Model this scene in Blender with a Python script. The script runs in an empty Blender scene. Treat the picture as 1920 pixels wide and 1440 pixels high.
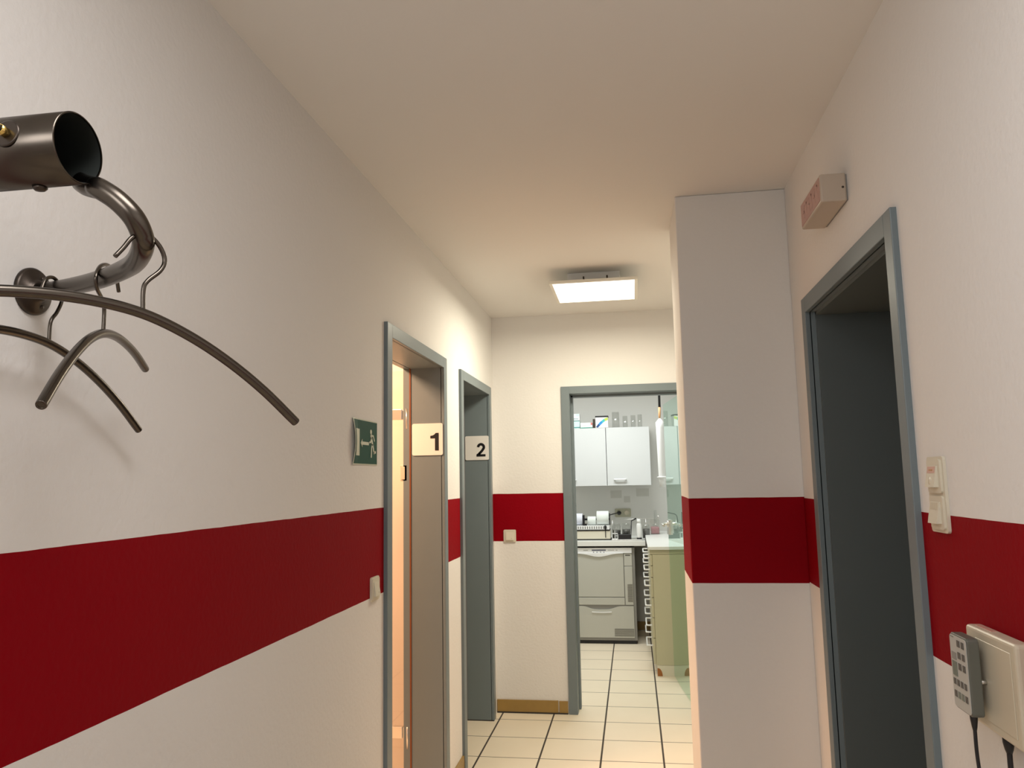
import bpy, bmesh, math, random
from mathutils import Vector, Matrix
random.seed(4)
C = bpy.context.scene.collection
S = bpy.context.scene

# ------------------------------------------------------------------ camera
cam = bpy.data.cameras.new('camera'); co = bpy.data.objects.new('camera', cam); C.objects.link(co)
r_ = Vector((0.9879, 0.1542, -0.0187)); f_ = Vector((-0.1508, 0.9809, 0.1229)).normalized()
u_ = r_.cross(f_).normalized(); r_ = f_.cross(u_).normalized()
M = Matrix((r_, u_, -f_)).transposed().to_4x4(); M.translation = Vector((0, 0, 1.4367))
co.matrix_world = M
cam.sensor_width = 36; cam.lens = 27.083; cam.clip_start = 0.02
S.camera = co
# ------------------------------------------------------------------ view, world, lights
S.view_settings.view_transform = 'Standard'; S.view_settings.look = 'None'
S.view_settings.exposure = 0.0; S.view_settings.gamma = 1.0; S.view_settings.use_curve_mapping = False
w = bpy.data.worlds.new('world'); S.world = w; w.use_nodes = True
w.node_tree.nodes['Background'].inputs[0].default_value = (1.0, 0.97, 0.93, 1)
w.node_tree.nodes['Background'].inputs[1].default_value = 0.05

def area(name, loc, sx, sy, power, col, rot=(0, 0, 0), spread=math.pi):
    l = bpy.data.lights.new(name, 'AREA'); l.shape = 'RECTANGLE'; l.size = sx; l.size_y = sy
    l.energy = power; l.color = col; l.spread = spread
    o = bpy.data.objects.new(name, l); C.objects.link(o); o.location = loc; o.rotation_euler = rot
    return o
# ceiling light of the entrance, behind the camera
area('entrance_ceiling_light', (-0.12, 0.45, 2.46), 0.5, 0.5, 10.5, (1.0, 0.975, 0.97))
area('entrance_back_light', (-0.55, -0.9, 2.1), 0.7, 0.5, 10, (1.0, 0.975, 0.97), (math.radians(62), 0, math.radians(-38)))
# far corridor ceiling panel, first treatment room, second treatment room, preparation room
area('corridor_panel_light', (-0.163, 4.03, 2.405), 0.39, 0.40, 21.5, (1.0, 0.915, 0.71))
area('room_one_light', (-1.55, 3.0, 2.3), 0.35, 0.35, 41, (1.0, 0.575, 0.335))
area('preparation_room_light', (-0.35, 6.36, 2.46), 1.1, 0.3, 27, (0.97, 1.0, 0.98))

# ------------------------------------------------------------------ materials
MATS = {}
def nt(name):
    m = bpy.data.materials.new(name); m.use_nodes = True; MATS[name] = m
    return m, m.node_tree.nodes, m.node_tree.links, m.node_tree.nodes['Principled BSDF']
def mat(name, col, rough=0.5, metal=0.0, noise=0.0, nscale=20.0, bump=0.0, bscale=60.0, **kw):
    m, n, l, b = nt(name)
    b.inputs['Roughness'].default_value = rough; b.inputs['Metallic'].default_value = metal
    for k, v in kw.items(): b.inputs[k].default_value = v
    tc = n.new('ShaderNodeTexCoord')
    nz = n.new('ShaderNodeTexNoise'); nz.inputs['Scale'].default_value = nscale; nz.inputs['Detail'].default_value = 4
    l.new(tc.outputs['Object'], nz.inputs['Vector'])
    mx = n.new('ShaderNodeMix'); mx.data_type = 'RGBA'
    mx.inputs[6].default_value = (*[c * (1 - noise) for c in col], 1); mx.inputs[7].default_value = (*[min(1, c * (1 + noise)) for c in col], 1)
    l.new(nz.outputs['Fac'], mx.inputs[0]); l.new(mx.outputs[2], b.inputs['Base Color'])
    if bump:
        n2 = n.new('ShaderNodeTexNoise'); n2.inputs['Scale'].default_value = bscale; n2.inputs['Detail'].default_value = 3
        l.new(tc.outputs['Object'], n2.inputs['Vector'])
        bp = n.new('ShaderNodeBump'); bp.inputs['Strength'].default_value = bump; bp.inputs['Distance'].default_value = 0.004
        l.new(n2.outputs['Fac'], bp.inputs['Height']); l.new(bp.outputs['Normal'], b.inputs['Normal'])
    return m
WHITE = (0.80, 0.785, 0.76)
def wall_mat(name, zb, zt, bump=0.30):
    """white textured wall paint with a dark red painted band between two heights"""
    m, n, l, b = nt(name)
    geo = n.new('ShaderNodeNewGeometry'); sep = n.new('ShaderNodeSeparateXYZ'); l.new(geo.outputs['Position'], sep.inputs[0])
    # slightly hand-painted edge
    ez = n.new('ShaderNodeTexNoise'); ez.inputs['Scale'].default_value = 9; l.new(geo.outputs['Position'], ez.inputs['Vector'])
    sc = n.new('ShaderNodeMath'); sc.operation = 'MULTIPLY_ADD'; l.new(ez.outputs['Fac'], sc.inputs[0]); sc.inputs[1].default_value = 0.003; sc.inputs[2].default_value = -0.0015
    ad = n.new('ShaderNodeMath'); ad.operation = 'ADD'; l.new(sep.outputs['Z'], ad.inputs[0]); l.new(sc.outputs[0], ad.inputs[1])
    g1 = n.new('ShaderNodeMath'); g1.operation = 'GREATER_THAN'; l.new(ad.outputs[0], g1.inputs[0]); g1.inputs[1].default_value = zb
    g2 = n.new('ShaderNodeMath'); g2.operation = 'LESS_THAN'; l.new(ad.outputs[0], g2.inputs[0]); g2.inputs[1].default_value = zt
    mu = n.new('ShaderNodeMath'); mu.operation = 'MULTIPLY'; l.new(g1.outputs[0], mu.inputs[0]); l.new(g2.outputs[0], mu.inputs[1])
    mx = n.new('ShaderNodeMix'); mx.data_type = 'RGBA'; l.new(mu.outputs[0], mx.inputs[0])
    mx.inputs[6].default_value = (*WHITE, 1); mx.inputs[7].default_value = (0.245, 0.0008, 0.006, 1)
    l.new(mx.outputs[2], b.inputs['Base Color'])
    rr = n.new('ShaderNodeMapRange'); l.new(mu.outputs[0], rr.inputs[0]); rr.inputs[3].default_value = 0.85; rr.inputs[4].default_value = 0.62
    l.new(rr.outputs[0], b.inputs['Roughness']); b.inputs['Specular IOR Level'].default_value = 0.06
    v = n.new('ShaderNodeTexNoise'); v.inputs['Scale'].default_value = 75; v.inputs['Detail'].default_value = 3; l.new(geo.outputs['Position'], v.inputs['Vector'])
    bp = n.new('ShaderNodeBump'); bp.inputs['Strength'].default_value = bump; bp.inputs['Distance'].default_value = 0.004
    l.new(v.outputs['Fac'], bp.inputs['Height']); l.new(bp.outputs['Normal'], b.inputs['Normal'])
    return m
W_LEFT = wall_mat('paint_left', 1.048, 1.3455)
W_RIGHT = wall_mat('paint_right', 1.058, 1.352)
W_FAR = wall_mat('paint_far', 1.046, 1.3455)
W_COL = wall_mat('paint_column', 1.054, 1.356)
CEIL = mat('ceiling_paint', WHITE, 0.9, bump=0.10, bscale=60)
W_PREP = mat('paint_preparation_room', (0.70, 0.695, 0.66), 0.8, bump=0.1)
W_PEACH = mat('paint_room_one', (0.88, 0.82, 0.74), 0.8, bump=0.1)
FRAME = mat('blue_grey_enamel', (0.175, 0.215, 0.232), 0.40, noise=0.03, nscale=6, **{'Specular IOR Level': 0.32})
DEEP = mat('shaded_grey_enamel', (0.105, 0.125, 0.125), 0.42, noise=0.03, nscale=6)  # frame grey darkened: shade of the unlit doorway put into the colour
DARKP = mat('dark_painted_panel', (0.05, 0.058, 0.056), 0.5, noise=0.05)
SEAL = mat('orange_brown_seal', (0.20, 0.055, 0.012), 0.5)
SEALD = mat('dark_red_seal', (0.10, 0.02, 0.012), 0.5)
SKIRT = mat('ochre_skirting_tile', (0.33, 0.205, 0.055), 0.35, noise=0.18, nscale=14)
GROUT = mat('dark_joint', (0.035, 0.03, 0.027), 0.8)
METAL = mat('gunmetal_lacquer', (0.11, 0.095, 0.08), 0.27, 1.0, noise=0.10, nscale=25)
METALD = mat('dark_gunmetal_plate', (0.075, 0.062, 0.053), 0.38, 1.0, noise=0.25, nscale=30)
INSIDE = mat('dark_tube_inside', (0.03, 0.035, 0.032), 0.55, 0.3)  # dark grey for the pipe bore and the discs in the bar ends
BRASS = mat('brass', (0.75, 0.55, 0.18), 0.25, 1.0)
CHROME = mat('brushed_steel', (0.80, 0.79, 0.76), 0.30, 1.0)
IVORY = mat('ivory_plastic', (0.70, 0.655, 0.53), 0.35)
IVORY2 = mat('aged_ivory_plastic', (0.60, 0.54, 0.415), 0.32)
PINKW = mat('pink_label_window', (0.62, 0.36, 0.29), 0.3)
GREYP = mat('grey_handset_plastic', (0.115, 0.12, 0.10), 0.45)
GREYL = mat('light_grey_keypad_film', (0.47, 0.47, 0.44), 0.45)
KEY = mat('dark_key', (0.085, 0.085, 0.08), 0.5)
KEYG = mat('green_grey_key', (0.16, 0.19, 0.16), 0.5)
BLACK = mat('black_rubber', (0.008, 0.008, 0.01), 0.45)
WPLAST = mat('white_plastic', (0.83, 0.84, 0.83), 0.3)
WCAB = mat('white_cabinet_laminate', (0.66, 0.68, 0.68), 0.35)
CREAM = mat('cream_cabinet_side', (0.54, 0.50, 0.34), 0.5)
CREAML = mat('pale_cream_plinth', (0.70, 0.66, 0.53), 0.5)
WOODO = mat('orange_brown_fibreboard', (0.36, 0.13, 0.03), 0.7)
TOP = mat('pale_worktop', (0.80, 0.81, 0.78), 0.3)
APP = mat('light_grey_appliance', (0.52, 0.52, 0.47), 0.42)
APPW = mat('white_appliance_panel', (0.85, 0.86, 0.87), 0.3)
APPD = mat('dark_slot', (0.10, 0.095, 0.085), 0.6)
BODYD = mat('appliance_body_grey', (0.26, 0.255, 0.24), 0.5)
BLUEG = mat('display_blue_grey', (0.13, 0.14, 0.20), 0.3)
MINT = mat('mint_paper', (0.62, 0.80, 0.76), 0.6)
TEAL = mat('teal_print', (0.05, 0.26, 0.25), 0.5)
GREENP = mat('green_print', (0.03, 0.30, 0.22), 0.5)
BLUEP = mat('blue_print', (0.02, 0.27, 0.62), 0.5)
DBLUEP = mat('dark_blue_print', (0.01, 0.06, 0.22), 0.5)
LIMEP = mat('lime_print', (0.50, 0.62, 0.08), 0.5)
REDP = mat('red_print', (0.65, 0.18, 0.16), 0.5)
ROLL = mat('white_paper_roll', (0.78, 0.83, 0.80), 0.7)
ROLLB = mat('lilac_white_roll', (0.74, 0.77, 0.86), 0.7)
OLIVE = mat('olive_socket_plastic', (0.42, 0.41, 0.30), 0.4)
NOTE = mat('grey_note_paper', (0.57, 0.565, 0.52), 0.7)
PINKB = mat('pink_sachets', (0.45, 0.20, 0.22), 0.5, noise=0.4, nscale=80)
GREYM = mat('grey_mixed_instruments', (0.09, 0.088, 0.08), 0.4, noise=0.5, nscale=90)
SIGNW = mat('white_sign_plate', (0.80, 0.78, 0.75), 0.35)
INK = mat('black_ink', (0.006, 0.006, 0.008), 0.4)
EXITG = mat('emergency_green', (0.005, 0.062, 0.038), 0.45, noise=0.15, nscale=10, **{'Specular IOR Level': 0.12})
EXITW = mat('photoluminescent_white', (0.60, 0.62, 0.50), 0.5)
LAMPC = mat('beige_lamp_cover', (0.50, 0.42, 0.34), 0.35)
LAMPR = mat('faded_red_lettered_front', (0.47, 0.27, 0.23), 0.35, noise=0.12, nscale=60)
LAMPR2 = mat('faded_lettering', (0.52, 0.32, 0.27), 0.35)
PANELF = mat('cream_lamp_frame', (0.80, 0.78, 0.70), 0.4)
BROWNW = mat('warm_wood', (0.50, 0.27, 0.12), 0.5)

def glass(name, col, refl=(1, 1, 1), rough=0.0):
    """thin-walled glass: tinted see-through plus the mirror reflection of both faces, none on the inner side"""
    m, n, l, b = nt(name); n.remove(b); out = n['Material Output']
    tr = n.new('ShaderNodeBsdfTransparent'); tr.inputs[0].default_value = (*col, 1)
    gl = n.new('ShaderNodeBsdfGlossy'); gl.inputs[0].default_value = (*refl, 1); gl.inputs['Roughness'].default_value = rough
    fr = n.new('ShaderNodeFresnel'); fr.inputs[0].default_value = 1.5
    a1 = n.new('ShaderNodeMath'); a1.operation = 'ADD'; l.new(fr.outputs[0], a1.inputs[0]); a1.inputs[1].default_value = 1.0
    d1_ = n.new('ShaderNodeMath'); d1_.operation = 'DIVIDE'; l.new(fr.outputs[0], d1_.inputs[0]); l.new(a1.outputs[0], d1_.inputs[1])
    m2 = n.new('ShaderNodeMath'); m2.operation = 'MULTIPLY'; l.new(d1_.outputs[0], m2.inputs[0]); m2.inputs[1].default_value = 2.0
    ge = n.new('ShaderNodeNewGeometry'); iv = n.new('ShaderNodeMath'); iv.operation = 'SUBTRACT'; iv.inputs[0].default_value = 1.0; l.new(ge.outputs['Backfacing'], iv.inputs[1])
    m3 = n.new('ShaderNodeMath'); m3.operation = 'MULTIPLY'; l.new(m2.outputs[0], m3.inputs[0]); l.new(iv.outputs[0], m3.inputs[1])
    mx = n.new('ShaderNodeMixShader'); l.new(m3.outputs[0], mx.inputs[0]); l.new(tr.outputs[0], mx.inputs[1]); l.new(gl.outputs[0], mx.inputs[2])
    l.new(mx.outputs[0], out.inputs[0])
    return m
GLASS = glass('green_tinted_glass', (0.80, 0.915, 0.86), (0.86, 0.97, 0.92))
GLASSW = glass('warm_clear_glass', (0.98, 0.97, 0.96))
GLASSC = glass('clear_glass', (0.93, 0.935, 0.93))

m, n, l, b = nt('lit_diffuser')
b.inputs['Base Color'].default_value = (1, 1, 1, 1); b.inputs['Emission Color'].default_value = (1, 0.98, 0.93, 1); b.inputs['Emission Strength'].default_value = 3.0
DIFF = m

def tile_mat():
    m, n, l, b = nt('beige_floor_tiles')
    geo = n.new('ShaderNodeNewGeometry'); sep = n.new('ShaderNodeSeparateXYZ'); l.new(geo.outputs['Position'], sep.inputs[0])
    def line(out, off, wdt):
        a = n.new('ShaderNodeMath'); a.operation = 'SUBTRACT'; l.new(out, a.inputs[0]); a.inputs[1].default_value = off - 50 * 0.3176
        d = n.new('ShaderNodeMath'); d.operation = 'DIVIDE'; l.new(a.outputs[0], d.inputs[0]); d.inputs[1].default_value = 0.3176
        f = n.new('ShaderNodeMath'); f.operation = 'FRACT'; l.new(d.outputs[0], f.inputs[0])
        s = n.new('ShaderNodeMath'); s.operation = 'SUBTRACT'; l.new(f.outputs[0], s.inputs[0]); s.inputs[1].default_value = 0.5
        ab = n.new('ShaderNodeMath'); ab.operation = 'ABSOLUTE'; l.new(s.outputs[0], ab.inputs[0])
        mr = n.new('ShaderNodeMapRange'); l.new(ab.outputs[0], mr.inputs[0])
        mr.inputs[1].default_value = 0.5 - wdt / 2 / 0.3176 - 0.003; mr.inputs[2].default_value = 0.5 - wdt / 2 / 0.3176 + 0.003
        return mr.outputs[0]
    lx = line(sep.outputs['X'], 0.101, 0.0095); ly = line(sep.outputs['Y'], 4.163, 0.006)
    mxx = n.new('ShaderNodeMath'); mxx.operation = 'MAXIMUM'; l.new(lx, mxx.inputs[0]); l.new(ly, mxx.inputs[1])
    nz = n.new('ShaderNodeTexNoise'); nz.inputs['Scale'].default_value = 5; l.new(geo.outputs['Position'], nz.inputs['Vector'])
    c = n.new('ShaderNodeMix'); c.data_type = 'RGBA'; l.new(nz.outputs['Fac'], c.inputs[0])
    c.inputs[6].default_value = (0.86, 0.75, 0.585, 1); c.inputs[7].default_value = (0.91, 0.80, 0.635, 1)
    k = n.new('ShaderNodeMix'); k.data_type = 'RGBA'; l.new(mxx.outputs[0], k.inputs[0]); l.new(c.outputs[2], k.inputs[6])
    k.inputs[7].default_value = (0.055, 0.043, 0.034, 1)
    l.new(k.outputs[2], b.inputs['Base Color'])
    rr = n.new('ShaderNodeMapRange'); l.new(mxx.outputs[0], rr.inputs[0]); rr.inputs[3].default_value = 0.42; rr.inputs[4].default_value = 0.9
    l.new(rr.outputs[0], b.inputs['Roughness'])
    bp = n.new('ShaderNodeBump'); bp.inputs['Strength'].default_value = 0.4; bp.inputs['Distance'].default_value = 0.002; bp.invert = True
    l.new(mxx.outputs[0], bp.inputs['Height']); l.new(bp.outputs['Normal'], b.inputs['Normal'])
    return m
TILE = tile_mat()

# ------------------------------------------------------------------ mesh helpers (all world coordinates)
class MB:
    def __init__(s): s.bm = bmesh.new()
    def box(s, x0, x1, y0, y1, z0, z1, bev=0.0, seg=2, mi=0):
        t = bmesh.new()
        g = bmesh.ops.create_cube(t, size=1.0)
        for v in g['verts']:
            v.co = Vector(((x0 + x1) / 2 + v.co.x * (x1 - x0), (y0 + y1) / 2 + v.co.y * (y1 - y0), (z0 + z1) / 2 + v.co.z * (z1 - z0)))
        if bev: bmesh.ops.bevel(t, geom=t.edges[:], offset=bev, segments=seg, profile=0.5, affect='EDGES')
        s.add(t, mi); return s
    def add(s, t, mi=0):
        for f in t.faces: f.material_index = mi
        me = bpy.data.meshes.new('tmp'); t.to_mesh(me); t.free(); s.bm.from_mesh(me); bpy.data.meshes.remove(me)
    def prism(s, pts, vec, mi=0):
        """closed polygon (3-D points) extruded by vec"""
        t = bmesh.new(); a = [t.verts.new(p) for p in pts]; bb = [t.verts.new(Vector(p) + Vector(vec)) for p in pts]
        t.faces.new(a); t.faces.new(bb[::-1]); k = len(a)
        for i in range(k): t.faces.new((a[i], a[(i + 1) % k], bb[(i + 1) % k], bb[i])[::-1])
        bmesh.ops.recalc_face_normals(t, faces=t.faces[:]); s.add(t, mi); return s
    def tube(s, path, rad, seg=16, caps=True, mi=0, rnd=False):
        P = [Vector(p) for p in path]; n_ = len(P); t = bmesh.new(); rings = []
        R = rad if isinstance(rad, (list, tuple)) else [rad] * n_
        tan = [(P[min(i + 1, n_ - 1)] - P[max(i - 1, 0)]).normalized() for i in range(n_)]
        up = Vector((0, 0, 1)) if abs(tan[0].z) < 0.9 else Vector((1, 0, 0))
        nn = (up - tan[0] * up.dot(tan[0])).normalized()
        for i in range(n_):
            nn = (nn - tan[i] * nn.dot(tan[i])).normalized(); bi = tan[i].cross(nn)
            rings.append([t.verts.new(P[i] + (nn * math.cos(a) + bi * math.sin(a)) * R[i]) for a in [2 * math.pi * k / seg for k in range(seg)]])
        for i in range(n_ - 1):
            for k in range(seg): t.faces.new((rings[i][k], rings[i][(k + 1) % seg], rings[i + 1][(k + 1) % seg], rings[i + 1][k]))
        if caps: t.faces.new(rings[0][::-1]); t.faces.new(rings[-1])
        bmesh.ops.recalc_face_normals(t, faces=t.faces[:])
        for f in t.faces: f.smooth = len(f.verts) == 4
        s.add(t, mi); return s
    def lathe(s, c, axis, prof, seg=32, mi=0):
        """prof: list of (radius, height along axis)"""
        ax = Vector(axis).normalized(); up = Vector((0, 0, 1)) if abs(ax.z) < 0.9 else Vector((1, 0, 0))
        nn = (up - ax * up.dot(ax)).normalized(); bi = ax.cross(nn); t = bmesh.new(); rings = []
        for r, hh in prof:
            base = Vector(c) + ax * hh
            if r < 1e-6: rings.append([t.verts.new(base)])
            else: rings.append([t.verts.new(base + (nn * math.cos(a) + bi * math.sin(a)) * r) for a in [2 * math.pi * k / seg for k in range(seg)]])
        for i in range(len(rings) - 1):
            A, B = rings[i], rings[i + 1]
            for k in range(seg):
                k2 = (k + 1) % seg
                if len(A) == 1 and len(B) == 1: continue
                if len(A) == 1: t.faces.new((A[0], B[k2], B[k]))
                elif len(B) == 1: t.faces.new((A[k], A[k2], B[0]))
                else: t.faces.new((A[k], A[k2], B[k2], B[k]))
        closed = Vector(prof[0]) == Vector(prof[-1])
        if len(rings[0]) > 1 and not closed: t.faces.new(rings[0][::-1])
        if len(rings[-1]) > 1 and not closed: t.faces.new(rings[-1])
        bmesh.ops.recalc_face_normals(t, faces=t.faces[:])
        for f in t.faces: f.smooth = len(f.verts) <= 4
        s.add(t, mi); return s
    def build(s, name, mats, parent=None, base=None):
        if not isinstance(mats, (list, tuple)): mats = [mats]
        me = bpy.data.meshes.new(name)
        off = Vector(base) if base is not None else (Vector(parent['_o']) if parent is not None else Vector((0, 0, 0)))
        for v in s.bm.verts: v.co -= off
        s.bm.to_mesh(me); s.bm.free()
        for m_ in mats: me.materials.append(m_)
        o = bpy.data.objects.new(name, me); C.objects.link(o)
        if parent is not None: o.parent = parent
        else: o.location = off
        o['_o'] = list(off)
        return o
def tag(o, label=None, cat=None, group=None, kind=None):
    if label: o['label'] = label
    if cat: o['category'] = cat
    if group: o['group'] = group
    if kind: o['kind'] = kind
    return o
def thing(name, loc, label=None, cat=None, group=None, kind=None):
    o = bpy.data.objects.new(name, None); C.objects.link(o); o.location = loc; o['_o'] = list(loc); o.empty_display_size = 0.05
    return tag(o, label, cat, group, kind)
def smooth(P, n=6):
    """Catmull-Rom through points"""
    P = [Vector(p) for p in P]; Q = [P[0] * 2 - P[1]] + P + [P[-1] * 2 - P[-2]]; out = []
    for i in range(1, len(Q) - 2):
        a, b_, c_, d = Q[i - 1], Q[i], Q[i + 1], Q[i + 2]
        for k in range(n):
            t = k / n
            out.append(0.5 * ((2 * b_) + (-a + c_) * t + (2 * a - 5 * b_ + 4 * c_ - d) * t * t + (-a + 3 * b_ - 3 * c_ + d) * t ** 3))
    out.append(P[-1]); return out
def rrect(cx, cy, w_, h_, r, n=5):
    pts = []
    for sx, sy, a0 in ((1, 1, 0), (-1, 1, 90), (-1, -1, 180), (1, -1, 270)):
        for k in range(n + 1):
            a = math.radians(a0 + 90 * k / n)
            pts.append((cx + sx * (w_ / 2 - r) + r * math.cos(a), cy + sy * (h_ / 2 - r) + r * math.sin(a)))
    return pts

H = 2.5; XL = -0.89; XR = 0.601; YF = 4.937
ST = dict(kind='structure')
# ------------------------------------------------------------------ room shell
m = MB(); m.box(-3.2, 3.2, -1.7, 7.8, -0.1, 0.0); tag(m.build('floor', TILE, base=(0, 3, 0)), **ST)
m = MB(); m.box(-3.2, 3.2, -1.7, 7.8, H, H + 0.1); tag(m.build('ceiling', CEIL, base=(0, 3, H)), **ST)
# left wall with two door openings
m = MB(); T = -1.045
for y0, y1, z0 in ((-1.6, 2.74, 0), (3.575, 3.985, 0), (4.77, 5.1, 0), (2.74, 3.575, 1.99), (3.985, 4.77, 1.985)):
    m.box(T, XL, y0, y1, z0, H)
tag(m.build('wall_left', W_LEFT, base=(XL, 2, 0)), **ST)
# right wall with one deep door opening
m = MB()
for y0, y1, z0 in ((-1.6, 1.80, 0), (2.67, 5.1, 0), (1.80, 2.67, 1.99)): m.box(XR, XR + 0.12, y0, y1, z0, H)
tag(m.build('wall_right', W_RIGHT, base=(XR, 2, 0)), **ST)
# projecting corner between the entrance and the far corridor
m = MB(); m.box(0.1965, XR + 0.001, 2.906, 3.326, 0, H, 0.004, 2); tag(m.build('wall_corner', W_COL, base=(0.4, 3.1, 0)), **ST)
# far wall with door opening
m = MB()
for x0, x1, z0 in ((XL - 0.16, -0.40, 0), (0.385, 0.75, 0), (-0.40, 0.385, 1.99)): m.box(x0, x1, YF, YF + 0.165, z0, H)
tag(m.build('wall_far', W_FAR, base=(0, YF, 0)), **ST)
m = MB(); m.box(-1.1, 0.75, -1.7, -1.6, 0, H); tag(m.build('wall_back', CEIL, base=(0, -1.6, 0)), **ST)
# treatment room one (warm light), two, store behind right door, preparation room
m = MB(); m.box(-3.0, -2.9, 1.2, 3.8, 0, H); m.box(-2.9, T, 1.1, 1.2, 0, H); m.box(-2.9, T, 3.70, 3.80, 0, H)
tag(m.build('wall_room_one', W_PEACH, base=(-2, 2.5, 0)), **ST)
m = MB(); m.box(-2.6, -2.5, 3.8, 5.1, 0, H); m.box(-2.5, T, 5.0, 5.1, 0, H)
tag(m.build('wall_room_two', W_PREP, base=(-2, 4.5, 0)), **ST)
m = MB(); m.box(1.22, 1.30, 1.4, 3.0, 0, H); m.box(0.72, 1.22, 1.4, 1.76, 0, H); m.box(0.72, 1.22, 2.70, 3.0, 0, H); m.box(0.72, 1.22, 1.76, 2.70, 2.03, H)
tag(m.build('wall_store', DARKP, base=(1, 2.2, 0)), **ST)
m = MB(); m.box(-1.7, -1.6, 5.1, 7.69, 0, H); m.box(0.75, 0.85, 4.94, 7.69, 0, H); m.box(-1.6, 0.75, 7.587, 7.69, 0, H)
m.box(-1.6, XL - 0.16, 5.0, 5.102, 0, H)
tag(m.build('wall_preparation_room', W_PREP, base=(-0.4, 7.6, 0)), **ST)
# skirting tiles
def skirt(name, boxes, base):
    m = MB()
    for bx in boxes: m.box(*bx)
    tag(m.build(name, [SKIRT], base=base), **ST)
skirt('baseboard_far', [(-0.888, -0.507, YF - 0.010, YF, 0.008, 0.078), (-0.501, -0.447, YF - 0.010, YF, 0.008, 0.076)], (-0.66, YF, 0))
skirt('baseboard_left', [(XL, XL + 0.010, 3.63, 3.95, 0.008, 0.078), (XL, XL + 0.010, 1.4, 2.68, 0.008, 0.078), (XL, XL + 0.010, -1.6, 1.395, 0.008, 0.078)], (XL, 3, 0))
skirt('baseboard_right', [(XR - 0.010, XR, -1.6, 1.76, 0.008, 0.078), (0.2, XR - 0.012, 2.896, 2.906, 0.008, 0.078)], (XR, 1, 0))
skirt('baseboard_preparation_room', [(-1.6, 0.74, 7.577, 7.587, 0.008, 0.085)], (-0.4, 7.58, 0))
m = MB(); m.box(-0.888, -0.447, YF - 0.0135, YF - 0.0005, 0.0002, 0.008); tag(m.build('trim_1', GROUT, base=(-0.66, YF, 0)), **ST)

# ------------------------------------------------------------------ door frames
def frame_left(m, y0, y1, zt, depth):
    """steel frame seen from the corridor; inner edges y0,y1, top zt; wall at XL"""
    xf = XL + 0.0145; cw = 0.058
    m.box(XL - 0.005, xf, y0 - cw, y0, 0, zt + 0.052, 0.002); m.box(XL - 0.005, xf, y1, y1 + cw, 0, zt + 0.052, 0.002)
    m.box(XL - 0.005, xf, y0 - 0.001, y1 + 0.001, zt, zt + 0.052, 0.002)
    for a, b_ in ((y0 - 0.018, y0), (y1, y1 + 0.018)): m.box(depth, XL, a, b_, 0, zt + 0.018)
    m.box(depth, XL, y0, y1, zt, zt + 0.018)
d1 = thing('door_1', (XL, 3.16, 0), kind='structure')
m = MB(); frame_left(m, 2.757, 3.562, 1.9745, -1.040)
# wider rebate on the room side
m.box(-1.078, -1.047, 3.562, 3.60, 0, 2.0); m.box(-1.078, -1.047, 2.70, 2.757, 0, 2.0); m.box(-1.078, -1.047, 2.70, 3.60, 1.9755, 2.01)
m.build('door_frame', FRAME, d1)
m = MB(); m.box(-1.047, -1.040, 3.558, 3.574, 0, 1.978); m.box(-1.047, -1.040, 2.745, 2.761, 0, 1.978); m.build('door_seal', SEAL, d1)
g = MB(); g.box(-1.90, -1.079, 3.575, 3.583, 0.012, 1.968, 0.001, 1); gl = g.build('glass_leaf', GLASSW, d1)
for z0 in (1.731, 0.272):
    h_ = MB(); h_.box(-1.135, -1.086, 3.562, 3.590, z0, z0 + 0.05, 0.002); h_.box(-1.086, -1.062, 3.572, 3.584, z0 + 0.003, z0 + 0.047, 0.001)
    h_.tube([(-1.062, 3.566, z0 - 0.045), (-1.062, 3.566, z0 + 0.052)], 0.0055, 12); h_.build('hinge', CHROME, gl)
h_ = MB(); h_.box(-1.094, -1.060, 3.562, 3.588, 1.438, 1.514, 0.002); h_.box(-1.088, -1.070, 3.558, 3.564, 1.446, 1.506, 0.001); h_.build('clamp', IVORY2, gl)

d2 = thing('door_2', (XL, 4.38, 0), kind='structure')
m = MB(); frame_left(m, 3.998, 4.7545, 1.969, -1.040); m.box(-1.078, -1.047, 4.7545, 4.795, 0, 2.0); m.box(-1.078, -1.047, 3.95, 3.998, 0, 2.0); m.build('door_frame', FRAME, d2)
m = MB(); m.box(-1.047, -1.040, 4.750, 4.765, 0, 1.972); m.box(-1.047, -1.040, 3.985, 4.002, 0, 1.972); m.build('door_seal', SEALD, d2)
m = MB(); m.box(XL - 0.15, XL + 0.012, 4.7535, 4.7555, 0.0, 0.006); m.build('floor_joint', GROUT, d2)

d3 = thing('door_3', (0, YF, 0), kind='structure')
m = MB(); yf = YF - 0.0145; cw = 0.055; x0, x1, zt = -0.386, 0.37, 1.976
m.box(x0 - cw, x0, yf, YF + 0.005, 0, zt + 0.048, 0.002); m.box(x1, x1 + cw, yf, YF + 0.005, 0, zt + 0.048, 0.002); m.box(x0 - .001, x1 + .001, yf, YF + 0.005, zt, zt + 0.048, 0.002)
m.box(x0 - 0.014, x0, YF, YF + 0.165, 0, zt + 0.014); m.box(x1, x1 + 0.015, YF, YF + 0.165, 0, zt + 0.014); m.box(x0, x1, YF, YF + 0.165, zt, zt + 0.014)
m.box(x0, x0 + 0.012, YF + 0.10, YF + 0.165, 0, zt); m.box(x0, x1, YF + 0.10, YF + 0.165, zt - 0.012, zt)
m.build('door_frame', FRAME, d3)
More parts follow.
